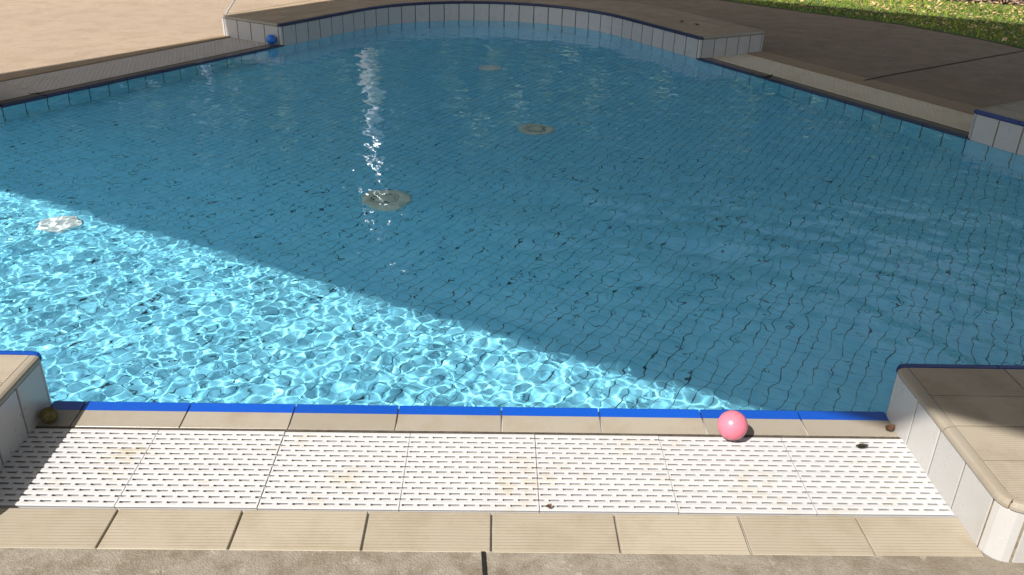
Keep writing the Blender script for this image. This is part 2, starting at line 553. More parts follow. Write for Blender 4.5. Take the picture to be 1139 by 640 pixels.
def make_block(i, label, blue_mat):
    inn, nr, out = BL[i]
    root = empty('pool_corner_block', (0, 0, 0))
    tag(root, label, 'pool edge', 'raised tiled corner blocks round the pool')
    n = len(inn)
    # footprint, clockwise start: along the pool side, end face, outer side reversed, end face
    c = [out[0], inn[0], inn[-1], out[-1]]
    pool = list(inn[1:-1])
    ca = round_corner(out[0], inn[0], inn[1], 0.020)          # start end-face -> pool side
    cb = round_corner(inn[-2], inn[-1], out[-1], 0.020)
    cc = round_corner(inn[-1], out[-1], out[-2], 0.042)
    cd = round_corner(out[1], out[0], inn[0], 0.042)
    outer = [p for p in out[::-1][1:-1]]
    # drop path points swallowed by the rounding
    outer = [p for p in outer if np.linalg.norm(p - out[0]) > 0.06 and np.linalg.norm(p - out[-1]) > 0.06]
    loop = ca + pool + cb + cc + outer + cd
    loop = np.array(loop)
    pp, ss = resample(loop)
    Lt = ss[-1]
    sA0, sA1 = ss[0], ss[len(ca) + len(pool) + len(cb) - 1]     # pool side, both small corners included
    sE1 = ss[len(ca) + len(pool) + len(cb) + 3]               # end of far end face (outer corner middle)
    sO1 = ss[len(ca) + len(pool) + len(cb) + len(cc) + len(outer) + 3]
    sgn = -1    # loop runs anticlockwise along pool side => block is to its right; outside is left
    # orientation: find outward sign
    area = 0.5 * sum(pp[k][0] * pp[k + 1][1] - pp[k + 1][0] * pp[k][1] for k in range(len(pp) - 1))
    sgn = 1 if area > 0 else -1
    core = offset_loop(loop, -0.003 * sgn)
    mb = MB()
    m = len(core)
    vs = [(p[0], p[1], z) for z in (-0.33, HB - 0.006) for p in core]
    fs = [(k, (k + 1) % m, m + (k + 1) % m, m + k) if sgn > 0 else ((k + 1) % m, k, m + k, m + (k + 1) % m) for k in range(m)]
    mb.add(vs, fs)
    body = mb.build('body', M['grout'] if i != 1 else M['grout_dark'], root)
    # triangulated top under the tiles
    tb = MB()
    vs = [(p[0], p[1], HB - 0.0065) for p in offset_loop(inn, 0.006)] + [(p[0], p[1], HB - 0.0065) for p in offset_loop(out, -0.006)]
    # strip, ends pulled in by rounding of the loop: keep a margin
    tb.add([(inn[k][0] + nr[k][0] * 0.008, inn[k][1] + nr[k][1] * 0.008, HB - 0.0065) for k in range(1, n - 1)] +
           [(out[k][0] - nr[k][0] * 0.008, out[k][1] - nr[k][1] * 0.008, HB - 0.0065) for k in range(1, n - 1)],
           [(k, k + 1, (n - 2) + k + 1, (n - 2) + k) for k in range(n - 3)])
    # end caps of that strip
    for e0, e1, sg in ((0, 1, 1), (n - 1, n - 2, -1)):
        d = (inn[e1] - inn[e0]) / np.linalg.norm(inn[e1] - inn[e0])
        qa = [inn[e0] + d * 0.006 + nr[e0] * 0.022, inn[e1] + nr[e1] * 0.008, out[e1] - nr[e1] * 0.008, out[e0] + d * 0.006 - nr[e0] * 0.055]
        f = (0, 1, 2, 3)
        tb.add([(q[0], q[1], HB - 0.0065) for q in qa], [f if sg < 0 else f[::-1]])
    tb.build('top_bed', M['grout_dark'] if i == 1 else M['grout'], root)
    # side tiles
    wt = MB()
    zt = HB - 0.0185
    def tiles(s0, s1, pitch, z0, first=None):
        L = s1 - s0
        k = max(1, round(L / pitch))
        for a in range(k):
            panel(wt, pp, ss, s0 + L * a / k, s0 + L * (a + 1) / k, z0, zt, sgn, 0.003, rnd.random())
    # tiles() works on an extended polyline so that it may wrap
    tiles(ss[len(ca) - 1], ss[len(ca) + len(pool)], 0.125, -0.020)                  # pool side
    panel(wt, pp, ss, ss[0], ss[len(ca) - 1], -0.004, zt, sgn, 0.003, 0.5, gap=0.0012)            # slim corner pieces
    panel(wt, pp, ss, ss[len(ca) + len(pool)], ss[len(ca) + len(pool) + len(cb) - 1], -0.004, zt, sgn, 0.003, 0.5, gap=0.0012)
    i1 = len(ca) + len(pool) + len(cb)
    tiles(ss[i1 - 1], ss[i1], 0.12, -0.012)                                         # far end face
    panel(wt, pp, ss, ss[i1], ss[i1 + len(cc) - 1], -0.012, zt, sgn, 0.003, 0.6)
    i2 = i1 + len(cc) + len(outer)
    tiles(ss[i1 + len(cc) - 1], ss[i2], 0.125, -0.012)                              # outer side
    panel(wt, pp, ss, ss[i2], ss[i2 + len(cd) - 1], -0.012, zt, sgn, 0.003, 0.6)
    tiles(ss[i2 + len(cd) - 1], Lt, 0.12, -0.012)                                   # near end face
    wt.build('side_tile', M['white_tile'], root)
    # rounded nosing: blue on the pool side, beige elsewhere, in tile lengths
    t = HB
    prof = [(0.0035, t - 0.0172), (0.0060, t - 0.014), (0.0060, t - 0.008), (0.004, t - 0.003), (-0.001, t + 0.0003), (-0.007, t + 0.0012),
            (-0.0160, t + 0.0010), (-0.0160, t - 0.012), (-0.004, t - 0.0172)]
    bm_, nm_ = MB(), MB()
    def nose(mb, s0, s1, pitch):
        L = s1 - s0; k = max(1, round(L / pitch))
        for a in range(k):
            pth = sub_path(pp, ss, s0 + L * a / k + 0.0015, s0 + L * (a + 1) / k - 0.0015)
            sweep(mb, pth, path_normals(pth, sgn), prof if sgn > 0 else prof, tone=rnd.random())
    nose(bm_, sA0, sA1, 0.25)
    nose(nm_, sA1, sE1, 0.25)
    nose(nm_, sE1, sO1, 0.25)
    # last end face wraps over the seam
    loop2 = np.roll(loop, -(i2 + 3), axis=0)
    p2, s2 = resample(loop2)
    Lw = s2[len(loop) - (i2 + 3)]
    for a in range(2):
        pth = sub_path(p2, s2, Lw * a / 2 + 0.0015, Lw * (a + 1) / 2 - 0.0015)
        sweep(nm_, pth, path_normals(pth, sgn), prof, tone=rnd.random())
    bm_.build('blue_edge', blue_mat, root, smooth=False)
    nm_.build('edge_trim', M['nosing'], root, smooth=False)
    # ribbed top tiles, four rows
    tt = MB()
    pi_, si_ = resample(inn, False)
    po_, so_ = resample(out, False)
    L = si_[-1]
    ncol = round(L / 0.25)
    e_end = 0.0185
    rows = 4
    for k in range(ncol):
        for r in range(rows):
            u0, u1 = L * k / ncol, L * (k + 1) / ncol
            g = 0.0022
            a0 = u0 + (e_end if k == 0 else g); a1 = u1 - (e_end if k == ncol - 1 else g)
            mseg = 6
            us = np.linspace(a0, a1, mseg)
            W = 0.5 * (OUT[i] + OUT[(i + 1) % 3])
            def pt(u, w):
                f = np.array([np.interp(u, si_, nr[:, 0]), np.interp(u, si_, nr[:, 1])]); f /= np.linalg.norm(f)
                Wl = np.interp(u, si_, np.linalg.norm(out - inn, axis=1))
                base = at_s(pi_, si_, u)
                return base + f * (0.0185 + w * (Wl - 0.037)) if True else base
            w0, w1 = r / rows, (r + 1) / rows
            gw = 0.0022 / W
            w0 += gw if r else 0; w1 -= gw if r < rows - 1 else 0
            z = HB + rnd.uniform(-0.0004, 0.0004)
            vs, uv = [], []
            for w in (w0, w1):
                for u in us:
                    q = pt(u, w); vs.append((q[0], q[1], z)); uv.append((u, w * W))
            for w in (w0, w1):
                for u in us:
                    q = pt(u, w); vs.append((q[0], q[1], z - 0.006)); uv.append((u, w * W))
            fs = [(j, mseg + j, mseg + j + 1, j + 1) for j in range(mseg - 1)]
            b = 2 * mseg
            fs += [(j, j + 1, b + j + 1, b + j) for j in range(mseg - 1)]
            fs += [(mseg + j + 1, mseg + j, b + mseg + j, b + mseg + j + 1) for j in range(mseg - 1)]
            fs += [(mseg, 0, b, b + mseg), (mseg - 1, 2 * mseg - 1, b + 2 * mseg - 1, b + mseg - 1)]
            tt.add(vs, fs, uv, rnd.random())
    tt.build('top_tile', M['block_brown'] if i == 1 else M['block_top'], root)
    return root
BLK = [make_block(0, 'raised white tiled block with blue edge at the right end of the near grating', M['blue_dark']),
       make_block(1, 'long curved raised white tiled kerb round the far end of the pool', M['navy']),
       make_block(2, 'raised white tiled block in sun at the left end of the near grating', M['blue'])]

# ------------------------------------------------------------------ overflow sides
def grate_mesh(length, width, rows, gmat):
    mb = MB()
    pitch = width / rows
    bw = pitch * 0.60
    hl = length / 2 - 0.0008
    def bar(y, w, x0, x1):
        h = 0.024; c = 0.0014
        prof = [(-w * .32, -h), (-w * .34, -0.0060), (-w / 2, -0.0030), (-w / 2, -c), (-w / 2 + c * .8, 0), (w / 2 - c * .8, 0), (w / 2, -c), (w / 2, -0.0030), (w * .34, -0.0060), (w * .32, -h)]
        vs = [(x, y + a, z) for x in (x0, x1) for a, z in prof]
        m = len(prof)
        fs = [(j, (j + 1) % m, m + (j + 1) % m, m + j)[::-1] for j in range(m)] + [tuple(range(m)), tuple(range(m, 2 * m))[::-1]]
        mb.add(vs, fs, tone=rnd.random())
    npit = 9
    sp = length / npit
    for r in range(rows):
        y = (r + 0.5) * pitch
        bar(y, bw, -hl, hl)
        if r < rows - 1:
            ge0, ge1 = y + bw / 2 - 0.0005, y + pitch - bw / 2 + 0.0005
            for k in range(npit + 1):
                x = -length / 2 + (k + (0.5 if r % 2 else 0.0)) * sp
                x0, x1 = max(x - 0.0046, -hl), min(x + 0.0046, hl)
                if x1 - x0 < 0.001: continue
                mb.box(x0, x1, ge0, ge1, -0.010, -0.0007, tone=rnd.random())
    me_o = mb.build('grate_panel', gmat)
    return me_o

side_names = ['near', 'right', 'left']
lip_labels = ['wet beige overflow lip with bright blue stripe along the near side of the pool',
              'shaded overflow lip with navy stripe along the far right side of the pool',
              'shaded overflow lip with navy stripe along the far left side of the pool']
cop_labels = ['sunlit row of ribbed beige coping tiles between the near grating and concrete',
              'shaded brown row of coping tiles between the right grating and concrete deck',
              'shaded row of coping tiles beside the sunny deck at the far left']
grate_where = [['leftmost near grating panel half in the shadow of the left block', 'near grating panel second from the left with orange spots',
                'near grating panel third from the left', 'middle panel of the near white grating', 'near grating panel just left of the pink ball',
                'near grating panel directly below the pink ball', 'rightmost near grating panel against the right block'],
               ['shaded cream grating panels along the far right pool edge'] * 7,
               ['shaded grey grating panels along the far left pool edge'] * 7]
grate_where[1] = ['shaded cream grating panel in the strip along the far right pool edge'] * 7
grate_where[2] = ['shaded grey grating panel in the strip along the far left pool edge'] * 7
ch = MB()
for i in range(3):
    a, b, lw, gw, cw = S[i]
    L = np.linalg.norm(b - a)
    mid = (a + b) / 2
    rz = math.atan2(dirs[i][1], dirs[i][0])
    # local frame: x along the side, -y outward
    def T(x, y, z):
        q = mid + dirs[i] * x - nrms[i] * y
        return (q[0], q[1], z)
    def addbox(x0, x1, y0, y1, z0, z1):
        vs = [T(x, y, z) for z in (z0, z1) for x, y in ((x0, y0), (x1, y0), (x1, y1), (x0, y1))]
        ch.add(vs, [(3, 2, 1, 0), (4, 5, 6, 7), (0, 1, 5, 4), (1, 2, 6, 5), (2, 3, 7, 6), (3, 0, 4, 7)])
    h = L / 2
    addbox(-h, h, -lw + 0.003, -0.004, -0.33, -0.0085)
    addbox(-h, h, -(lw + gw + cw) + 0.002, -(lw + gw) - 0.003, -0.33, -0.0065)
    addbox(-h, h, -(lw + gw) - 0.003, -lw + 0.003, -0.33, -0.075)
    # lip
    lip = empty('overflow_lip', (mid[0], mid[1], 0), rz)
    tag(lip, lip_labels[i], 'pool edge', 'overflow lips on the three sides of the pool')
    nt = 8 if i == 0 else 16
    if i == 0:
        # joints measured on the near side
        js = [-h] + [x - mid[0] for x in (-0.967, -0.717, -0.467, -0.219, 0.029, 0.265, 0.512, 0.752)] + [h]
    else:
        js = list(np.linspace(-h, h, 9))
    bs, lt = MB(), MB()
    for k in range(len(js) - 1):
        x0, x1 = js[k] + 0.002, js[k + 1] - 0.002
        to = rnd.random()
        for mbx, y0, y1, rr in ((bs, 0.0, -0.0345, True), (lt, -0.0352, -lw + 0.006, False)):
            def zt(y): return 0.0 - 0.006 * (abs(y) / lw)
            if rr:
                prof = [(0.0, -0.03), (0.003, -0.022), (0.003, -0.006), (0.001, -0.0015), (-0.003, 0.0), (y1, zt(y1)), (y1, -0.008), (-0.006, -0.03)]
            else:
                prof = [(y0, -0.008), (y0, zt(y0)), (y1 + 0.002, zt(y1)), (y1, zt(y1) - 0.002), (y1, -0.010)]
            m = len(prof)
            vs = [(x, y, z) for x in (x0, x1) for y, z in prof]
            fs = [(j, (j + 1) % m, m + (j + 1) % m, m + j) for j in range(m)] + [tuple(range(m))[::-1], tuple(range(m, 2 * m))]
            mbx.add(vs, fs, tone=to)
    bs.build('blue_stripe', M['blue'] if i == 0 else M['navy'], lip)
    sl = MB(); sl.box(-h + 0.001, h - 0.001, -lw - 0.0015, -lw + 0.0056, -0.02, -0.0050); sl.build('gutter_seal', M['grout_dark'], lip)
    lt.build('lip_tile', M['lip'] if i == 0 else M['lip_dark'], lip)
    # coping
    cp = MB()
    if i == 0:
        cj = [-h] + [x - mid[0] for x in (-0.993, -0.743, -0.494, -0.241, 0.0081, 0.258, 0.512, 0.7537)] + [h + 0.0]
    else:
        cj = list(np.linspace(-h, h, 9))
    y0, y1 = -(lw + gw + cw), -(lw + gw)
    for k in range(len(cj) - 1):
        zz = rnd.uniform(-0.0006, 0.0006)
        cp.box(cj[k] + 0.0022, cj[k + 1] - 0.0022, y0, y1 - 0.004, -0.02, 0.001 + zz, tone=rnd.random(), ch=0.0015)
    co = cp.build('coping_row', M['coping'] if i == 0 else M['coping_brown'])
    co.location = (mid[0], mid[1], 0); co.rotation_euler = (0, 0, rz)
    tag(co, cop_labels[i], 'coping', 'coping tile rows outside the gratings')
    # grate panels
    rows = 15 if i == 0 else (18 if i == 1 else 21)
    w = gw - 0.007
    g0 = grate_mesh(L / 7, w, rows, M[['grate', 'grate_cream', 'grate_grey'][i]])
    for k in range(7):
        g = g0 if k == 0 else g0.copy()
        if k: COL.objects.link(g)
        q = mid + dirs[i] * (-h + (k + 0.5) * L / 7) + nrms[i] * (lw + gw - 0.005)
        g.location = (q[0], q[1], -0.0035 + rnd.uniform(-0.0012, 0.0010)); g.rotation_euler = (0, rnd.uniform(-0.004, 0.004), rz + rnd.uniform(-0.0015, 0.0015))
        lab = grate_where[i][k]
        tag(g, lab, 'grating', ['near white gutter gratings', 'far right gutter gratings', 'far left gutter gratings'][i])
struct(ch.build('gutter_channel', M['channel']))

# ------------------------------------------------------------------ deck, lawn, ground
n = len(outer_loop)
rings = [0.0, 0.3, 0.8, 1.6, 3.0, 5.5, 9.0]
cang = outer_loop - CEN
rr = np.linalg.norm(cang, axis=1)
dv, df = [], []
for k, e in enumerate(rings):
    for p, r0 in zip(cang, rr):
        q = CEN + p * (r0 - 0.003 + e) / r0
        dv.append((q[0], q[1], 0.0))
for k in range(len(rings) - 1):
    for i in range(n):
        j = (i + 1) % n
        f = (k * n + i, (k + 1) * n + i, (k + 1) * n + j, k * n + j)
        df.append(f)
mi = [1 if np.mean([dv[v][1] for v in f]) < 1.24 else (2 if np.mean([dv[v][0] for v in f]) > 0.0 else 0) for f in df]  # right half of the deck takes the copy with shade in its colour
deck = struct(new_obj('deck', dv, df, mats=[M['deck'], M['walk'], M['deck_shade_tone']], midx=mi))

t = NT('lawn_soil'); p = t.pos()
M['soil'] = t.bsdf(t.mix(t.ramp(t.noise(p, 5, 5, 0.6), 0.35, 0.65), (0.05, 0.085, 0.018), (0.10, 0.13, 0.035)), 0.95, t.bump(t.noise(p, 50, 4), 0.6, 0.02))
# outer ground ring to the horizon
gv, gf = [], []
NA = 96
for k, r in enumerate((9.5, 14, 30, 90, 400)):
    for i in range(NA):
        a = 2 * math.pi * i / NA
        gv.append((CEN[0] + r * math.cos(a), CEN[1] + r * math.sin(a), -0.006))
for k in range(4):
    for i in range(NA):
        j = (i + 1) % NA
        gf.append((k * NA + i, (k + 1) * NA + i, (k + 1) * NA + j, k * NA + j))
struct(new_obj('ground', gv, gf, M['soil']))

# lawn edge: measured line between deck and grass
edge = [(0.2, 10.6), (1.45, 9.35), (2.17, 8.70), (2.80, 8.08), (3.44, 7.52), (3.80, 6.95), (3.98, 6.50), (4.25, 5.6), (4.6, 4.2)]
edge = np.array(edge)
far = np.array([(3.5, 14.5), (5.5, 14), (7, 13), (8.2, 12), (9, 10.8), (9.6, 9.6), (10, 8.4), (10.2, 6.6), (10.2, 5.0)])
lv = [(q[0], q[1], 0.004) for q in edge] + [(q[0], q[1], 0.006) for q in far]
ne = len(edge)
lawn_soil = struct(new_obj('lawn', lv, [(k, k + 1, ne + k + 1, ne + k)[::-1] for k in range(ne - 1)], M['soil']))

t = NT('grass_blade')
tone = t.attr('tone')
col = t.mix(tone, (0.065, 0.125, 0.010), (0.36, 0.41, 0.04))
M['grass'] = t.bsdf(col, 0.6, None, Specular_IOR_Level=0.25)
t = NT('dead_leaf')
tone = t.attr('tone')
M['litter'] = t.bsdf(t.mix(tone, (0.20, 0.11, 0.04), (0.55, 0.38, 0.19)), 0.75, None, Specular_IOR_Level=0.2)
def in_lawn(x, y, m=0.0):
    ex = np.interp(y, edge[::-1, 1], edge[::-1, 0])
    return x > ex + m
bed_edge = lambda x: 8.98 - 0.45 * (x - 4.5)
def grass():
    r = np.random.RandomState(5)
    N = 60000
    x = r.uniform(0.8, 7.4, N); y = r.uniform(5.6, 10.6, N)
    keep = in_lawn(x, y, 0.01 + 0.03 * r.rand(N)) & (y < bed_edge(x) + 0.05 * r.randn(N))
    x, y = x[keep], y[keep]; N = len(x)
    h = r.uniform(0.012, 0.036, N); w = r.uniform(0.003, 0.006, N); a = r.uniform(0, 6.28, N)
    lx, ly = r.normal(0, 0.012, N), r.normal(0, 0.012, N)
    v = np.zeros((N, 3, 3))
    v[:, 0] = np.stack([x - w * np.cos(a), y - w * np.sin(a), np.full(N, 0.004)], 1)
    v[:, 1] = np.stack([x + w * np.cos(a), y + w * np.sin(a), np.full(N, 0.004)], 1)
    v[:, 2] = np.stack([x + lx, y + ly, h], 1)
    patch = 0.5 + 0.5 * np.sin(2.1 * x + 1.3 * y) * np.sin(1.7 * y - 2.3 * x + 1)
    tn = np.clip(0.55 * patch + 0.5 * r.rand(N) - 0.05, 0, 1)
    o = new_obj('grass', v.reshape(-1, 3), np.arange(3 * N).reshape(-1, 3), M['grass'], tones=np.repeat(tn, 3))
    struct(o, 'stuff')
    # leaf litter
    N = 9000
    x = r.uniform(1.2, 7.2, N); y = r.uniform(5.8, 10.3, N)
    keep = in_lawn(x, y, 0.03) & (y < bed_edge(x) + 0.3)
    x, y = x[keep], y[keep]; N = len(x)
    s = r.uniform(0.008, 0.024, N); a = r.uniform(0, 6.28, N)
    tx, ty = r.normal(0, 0.35, N), r.normal(0, 0.35, N)
    ca, sa = np.cos(a), np.sin(a)
    v = np.zeros((N, 4, 3))
    for k, (p_, q_) in enumerate(((-1, 0), (0, -0.45), (1, 0), (0, 0.45))):
        px = s * (p_ * ca - q_ * sa); py = s * (p_ * sa + q_ * ca)
        v[:, k] = np.stack([x + px, y + py, 0.032 + tx * px + ty * py], 1)
    o = new_obj('leaf_litter', v.reshape(-1, 3), np.arange(4 * N).reshape(-1, 4), M['litter'], tones=np.repeat(r.rand(N), 4))
    struct(o, 'stuff')
grass()
# bark mulch bed beyond the lawn
t = NT('bark_mulch'); tone = t.attr('tone')
M['mulch'] = t.bsdf(t.mix(tone, (0.10, 0.055, 0.04), (0.42, 0.29, 0.22)), 0.9)
def mulch():
    r = np.random.RandomState(9)
    mb = MB()
    N = 5000
    for k in range(N):
        x = r.uniform(2.6, 7.6); y = bed_edge(x) + abs(r.normal(0, 0.5)) + r.uniform(0, 0.3)
        l, w, h = r.uniform(0.015, 0.05), r.uniform(0.006, 0.016), r.uniform(0.003, 0.008)
        a = r.uniform(0, 6.28); z = 0.02 + r.uniform(0, 0.05)
        ca, sa = math.cos(a), math.sin(a); tz = r.normal(0, 0.4)
        vs = []
        for dz in (-h, h):
            for p_, q_ in ((-l, -w), (l, -w), (l, w), (-l, w)):
                vs.append((x + p_ * ca - q_ * sa, y + p_ * sa + q_ * ca, z + dz + tz * p_))
        mb.add(vs, [(3, 2, 1, 0), (4, 5, 6, 7), (0, 1, 5, 4), (1, 2, 6, 5), (2, 3, 7, 6), (3, 0, 4, 7)], tone=r.rand())
    struct(mb.build('bark_mulch', M['mulch']), 'stuff')
mulch()

# expansion joints in the deck
def strip(name, pts, w, mat, z, parent):
    mb = MB()
    for (a, b) in zip(pts, pts[1:]):
        a, b = V2(*a), V2(*b)
        d = (b - a) / np.linalg.norm(b - a); nn = V2(-d[1], d[0]) * w / 2
        vs = [(*(a - nn), z), (*(b - nn), z), (*(b + nn), z), (*(a + nn), z)]
        mb.add(vs, [(0, 1, 2, 3)])
    return mb.build(name, mat, parent)
strip('expansion_joint', [(-0.008, 1.2535), (0.002, 1.10), (0.01, 0.3)], 0.0075, M['joint'], 0.004, deck)
strip('expansion_joint', [(2.30, 5.36), (2.497, 5.507), (3.926, 6.467)], 0.011, M['joint'], 0.004, deck)
strip('expansion_joint', [(-2.13, 7.0), (-2.19, 7.29), (-2.37, 8.3), (-2.6, 9.5)], 0.014, M['white_tile'], 0.004, deck)

# ------------------------------------------------------------------ things in the pool
def disc(name, cx, cy, rad, mat, label, group, vents=False):
    r = np.linalg.norm(V2(cx, cy) - CEN) / 2.8
    z = floor_z(min(1, r)) + 0.006
    root = empty(name, (cx, cy, z))
    tag(root, label, 'pool drain' if vents else 'floor inlet', group)
    mb = MB()
    seg = 40
    prof = [(1.0, -0.008), (1.0, 0.002), (0.93, 0.006), (0.0, 0.010)] if not vents else [(1.0, -0.008), (1.0, 0.002), (0.95, 0.005), (0.62, 0.006), (0.60, 0.004), (0.34, 0.005), (0.32, 0.007), (0.0, 0.008)]
    vs, fs = [], []
    for k, (a, zz) in enumerate(prof[:-1]):
        for j in range(seg):
            th = 2 * math.pi * j / seg
            q = a
            vs.append((rad * q * math.cos(th), rad * q * math.sin(th), zz))
    vs.append((0, 0, prof[-1][1]))
    m = len(prof) - 1
    for k in range(m - 1):
        for j in range(seg):
            jj = (j + 1) % seg
            fs.append((k * seg + j, k * seg + jj, (k + 1) * seg + jj, (k + 1) * seg + j))
    for j in range(seg):
        fs.append(((m - 1) * seg + j, (m - 1) * seg + (j + 1) % seg, len(vs) - 1))
    mb.add(vs, fs)
    d = mb.build('cover', mat, root, smooth=True)
    objs = [d]
    if vents:
        hb = MB()
        for ring, cnt, l in ((0.52, 14, 0.055), (0.40, 10, 0.045)):
            for k in range(cnt):
                th = 2 * math.pi * (k + (0.5 if ring < 0.5 else 0)) / cnt
                c, s = math.cos(th), math.sin(th)
                vs = []
                for p_, q_ in ((-0.035, -l), (0.035, -l), (0.035, l), (-0.035, l)):
                    xx, yy = ring + p_, q_
                    vs.append((rad * (xx * c - yy * s), rad * (xx * s + yy * c), 0.0068))
                hb.add(vs, [(0, 1, 2, 3)])
        hb2 = hb.build('slot_ring', M['joint'], root)
        objs.append(hb2)
    return objs
M['disc'] = mat_plain('white_plastic_disc', (1.05, 1.05, 1.03), 0.5, 30, 0.06)
M['drain'] = mat_plain('cream_plastic_drain', (0.98, 0.93, 0.76), 0.6, 30, 0.15)
recv = [pool_floor, wall_tiles, pool_wall]
recv += disc('floor_drain', -0.459, 3.48, 0.106, M['drain'], 'cream round floor drain with slot ring nearer the camera under shaded water', 'main drains in the pool floor', True)
recv += disc('floor_drain', 0.226, 4.517, 0.099, M['drain'], 'cream round floor drain with slot ring in the middle of the pool', 'main drains in the pool floor', True)
recv += disc('floor_inlet', -0.035, 5.88, 0.078, M['disc'], 'plain white round floor inlet near the far end of the pool', 'white inlets in the pool floor')
recv += disc('floor_inlet', -1.683, 3.137, 0.080, M['disc'], 'plain white round floor inlet under sunlit water at the left', 'white inlets in the pool floor')
for o in recv:
    o.cycles.is_caustics_receiver = True

# balls
def ball(loc, r, mat, label):
    me = bpy.data.meshes.new('plastic_ball')
    bm = bmesh.new()
    bmesh.ops.create_uvsphere(bm, u_segments=64, v_segments=40, radius=r)
    for v in bm.verts:      # faint moulding seam
        if abs(v.co.z) < r * 0.02:
            v.co *= 1.006
    bm.to_mesh(me); bm.free()
    me.polygons.foreach_set('use_smooth', np.ones(len(me.polygons), bool))
    me.materials.append(mat)
    o = bpy.data.objects.new('plastic_ball', me); COL.objects.link(o)
    o.location = loc; o.rotation_euler = (0.5, 0.4, 0)
    return tag(o, label, 'ball', 'plastic play balls')
def mat_ball(name, c):
    t = NT(name); p = t.pos()
    n_ = t.noise(p, 60, 3)
    return t.bsdf(t.mix(t.ramp(n_, 0.4, 0.7, 0, 0.15), c, tuple(min(1, x * 1.15) for x in c)), 0.28, t.bump(n_, 0.05, 0.001),
                  Subsurface_Weight=0.35, Subsurface_Radius=(0.02, 0.006, 0.006), Subsurface_Scale=0.6)
ball((0.562, 1.634, 0.0335), 0.0345, mat_ball('pink_plastic', kk((0.86, 0.22, 0.30))), 'glossy pink plastic ball on the near grating by the blue stripe')
ball((-1.535, 6.066, 0.034), 0.034, mat_ball('blue_plastic', (0.012, 0.15, 0.52)), 'blue plastic ball on the far left lip against the curved kerb')
# seed pod
def pod():
    me = bpy.data.meshes.new('seed_pod')
    bm = bmesh.new(); bmesh.ops.create_icosphere(bm, subdivisions=4, radius=0.019)
    for v in bm.verts:
        d = v.co.normalized()
        v.co *= 1 + 0.05 * math.sin(9 * d.x + 3 * d.z) * math.sin(7 * d.y + 2)
        if v.co.z > 0.014: v.co.z -= (v.co.z - 0.014) * 0.5
    bm.to_mesh(me); bm.free()
    me.polygons.foreach_set('use_smooth', np.ones(len(me.polygons), bool))
    me.materials.append(mat_plain('olive_pod', (0.16, 0.125, 0.035), 0.7, 160, 0.5))
    o = bpy.data.objects.new('seed_pod', me); COL.objects.link(o)
    o.location = (-1.018, 1.668, 0.014)
    tag(o, 'round olive brown seed pod in shadow at the foot of the left block', 'seed pod')
pod()
# leaves
def leaf_mesh(l, w, curl, seedv):
    r = random.Random(seedv)
    mb = MB(); n_ = 8
    vs = []
    for k in range(n_ + 1):
        u = k / n_
        ww = w * math.sin(math.pi * min(1, u * 0.93 + 0.04)) ** 0.8
        x = (u - 0.5) * l; zc = curl * (2 * u - 1) ** 2 + 0.003
        for s_ in (-1, -0.5, 0, 0.5, 1):
            vs.append((x + r.uniform(-.03, .03) * l, s_ * ww, zc + abs(s_) * ww * 0.5 + r.uniform(0, 0.002)))
    fs = [(k * 5 + j, (k + 1) * 5 + j, (k + 1) * 5 + j + 1, k * 5 + j + 1) for k in range(n_) for j in range(4)]
    mb.add(vs, fs)
    return mb
M['leaf_rust'] = mat_plain('rust_leaf', (0.13, 0.06, 0.03), 0.6, 90, 0.45)
M['leaf_dark'] = mat_plain('dark_wet_leaf', (0.03, 0.022, 0.014), 0.5, 90, 0.4)
def leaf(x, y, z, l, w, curl, rz, mat, label, sd):
    o = leaf_mesh(l, w, curl, sd).build('dry_leaf', mat, smooth=True)
    o.location = (x, y, z); o.rotation_euler = (0.1, -0.05, rz)
    tag(o, label, 'leaf', 'fallen leaves round the pool')
leaf(0.950, 1.672, -0.002, 0.028, 0.009, 0.008, 0.4, M['leaf_rust'], 'curled rusty leaf at the foot of the right block', 1)
leaf(0.857, 1.600, 0.000, 0.030, 0.006, 0.003, 0.05, M['leaf_dark'], 'thin dark leaf on the near grating close to the right block', 2)
leaf(1.685, 5.345, 0.0, 0.075, 0.020, 0.022, 0.3, M['leaf_dark'], 'dark curled leaf standing on the far right overflow lip', 3)
leaf(1.525, 6.06, 0.0, 0.050, 0.020, 0.012, 1.3, M['leaf_dark'], 'small dark leaf at the foot of the curved kerb end', 4)
leaf(-2.42, 4.60, -0.001, 0.10, 0.010, 0.010, 0.6, M['leaf_dark'], 'long dark leaf on the far left overflow lip', 5)
leaf(1.360, 6.50, 0.142, 0.040, 0.012, 0.006, 0.8, M['leaf_dark'], 'small brown leaf lying on top of the curved kerb', 7)
leaf(1.445, 6.385, 0.142, 0.045, 0.013, 0.006, 2.0, M['leaf_dark'], 'brown leaf on top of the curved kerb nearest its right end', 8)
leaf(0.125, 1.384, -0.001, 0.014, 0.005, 0.004, 0.5, M['leaf_rust'], 'tiny brown leaf at the front of the middle grating', 6)

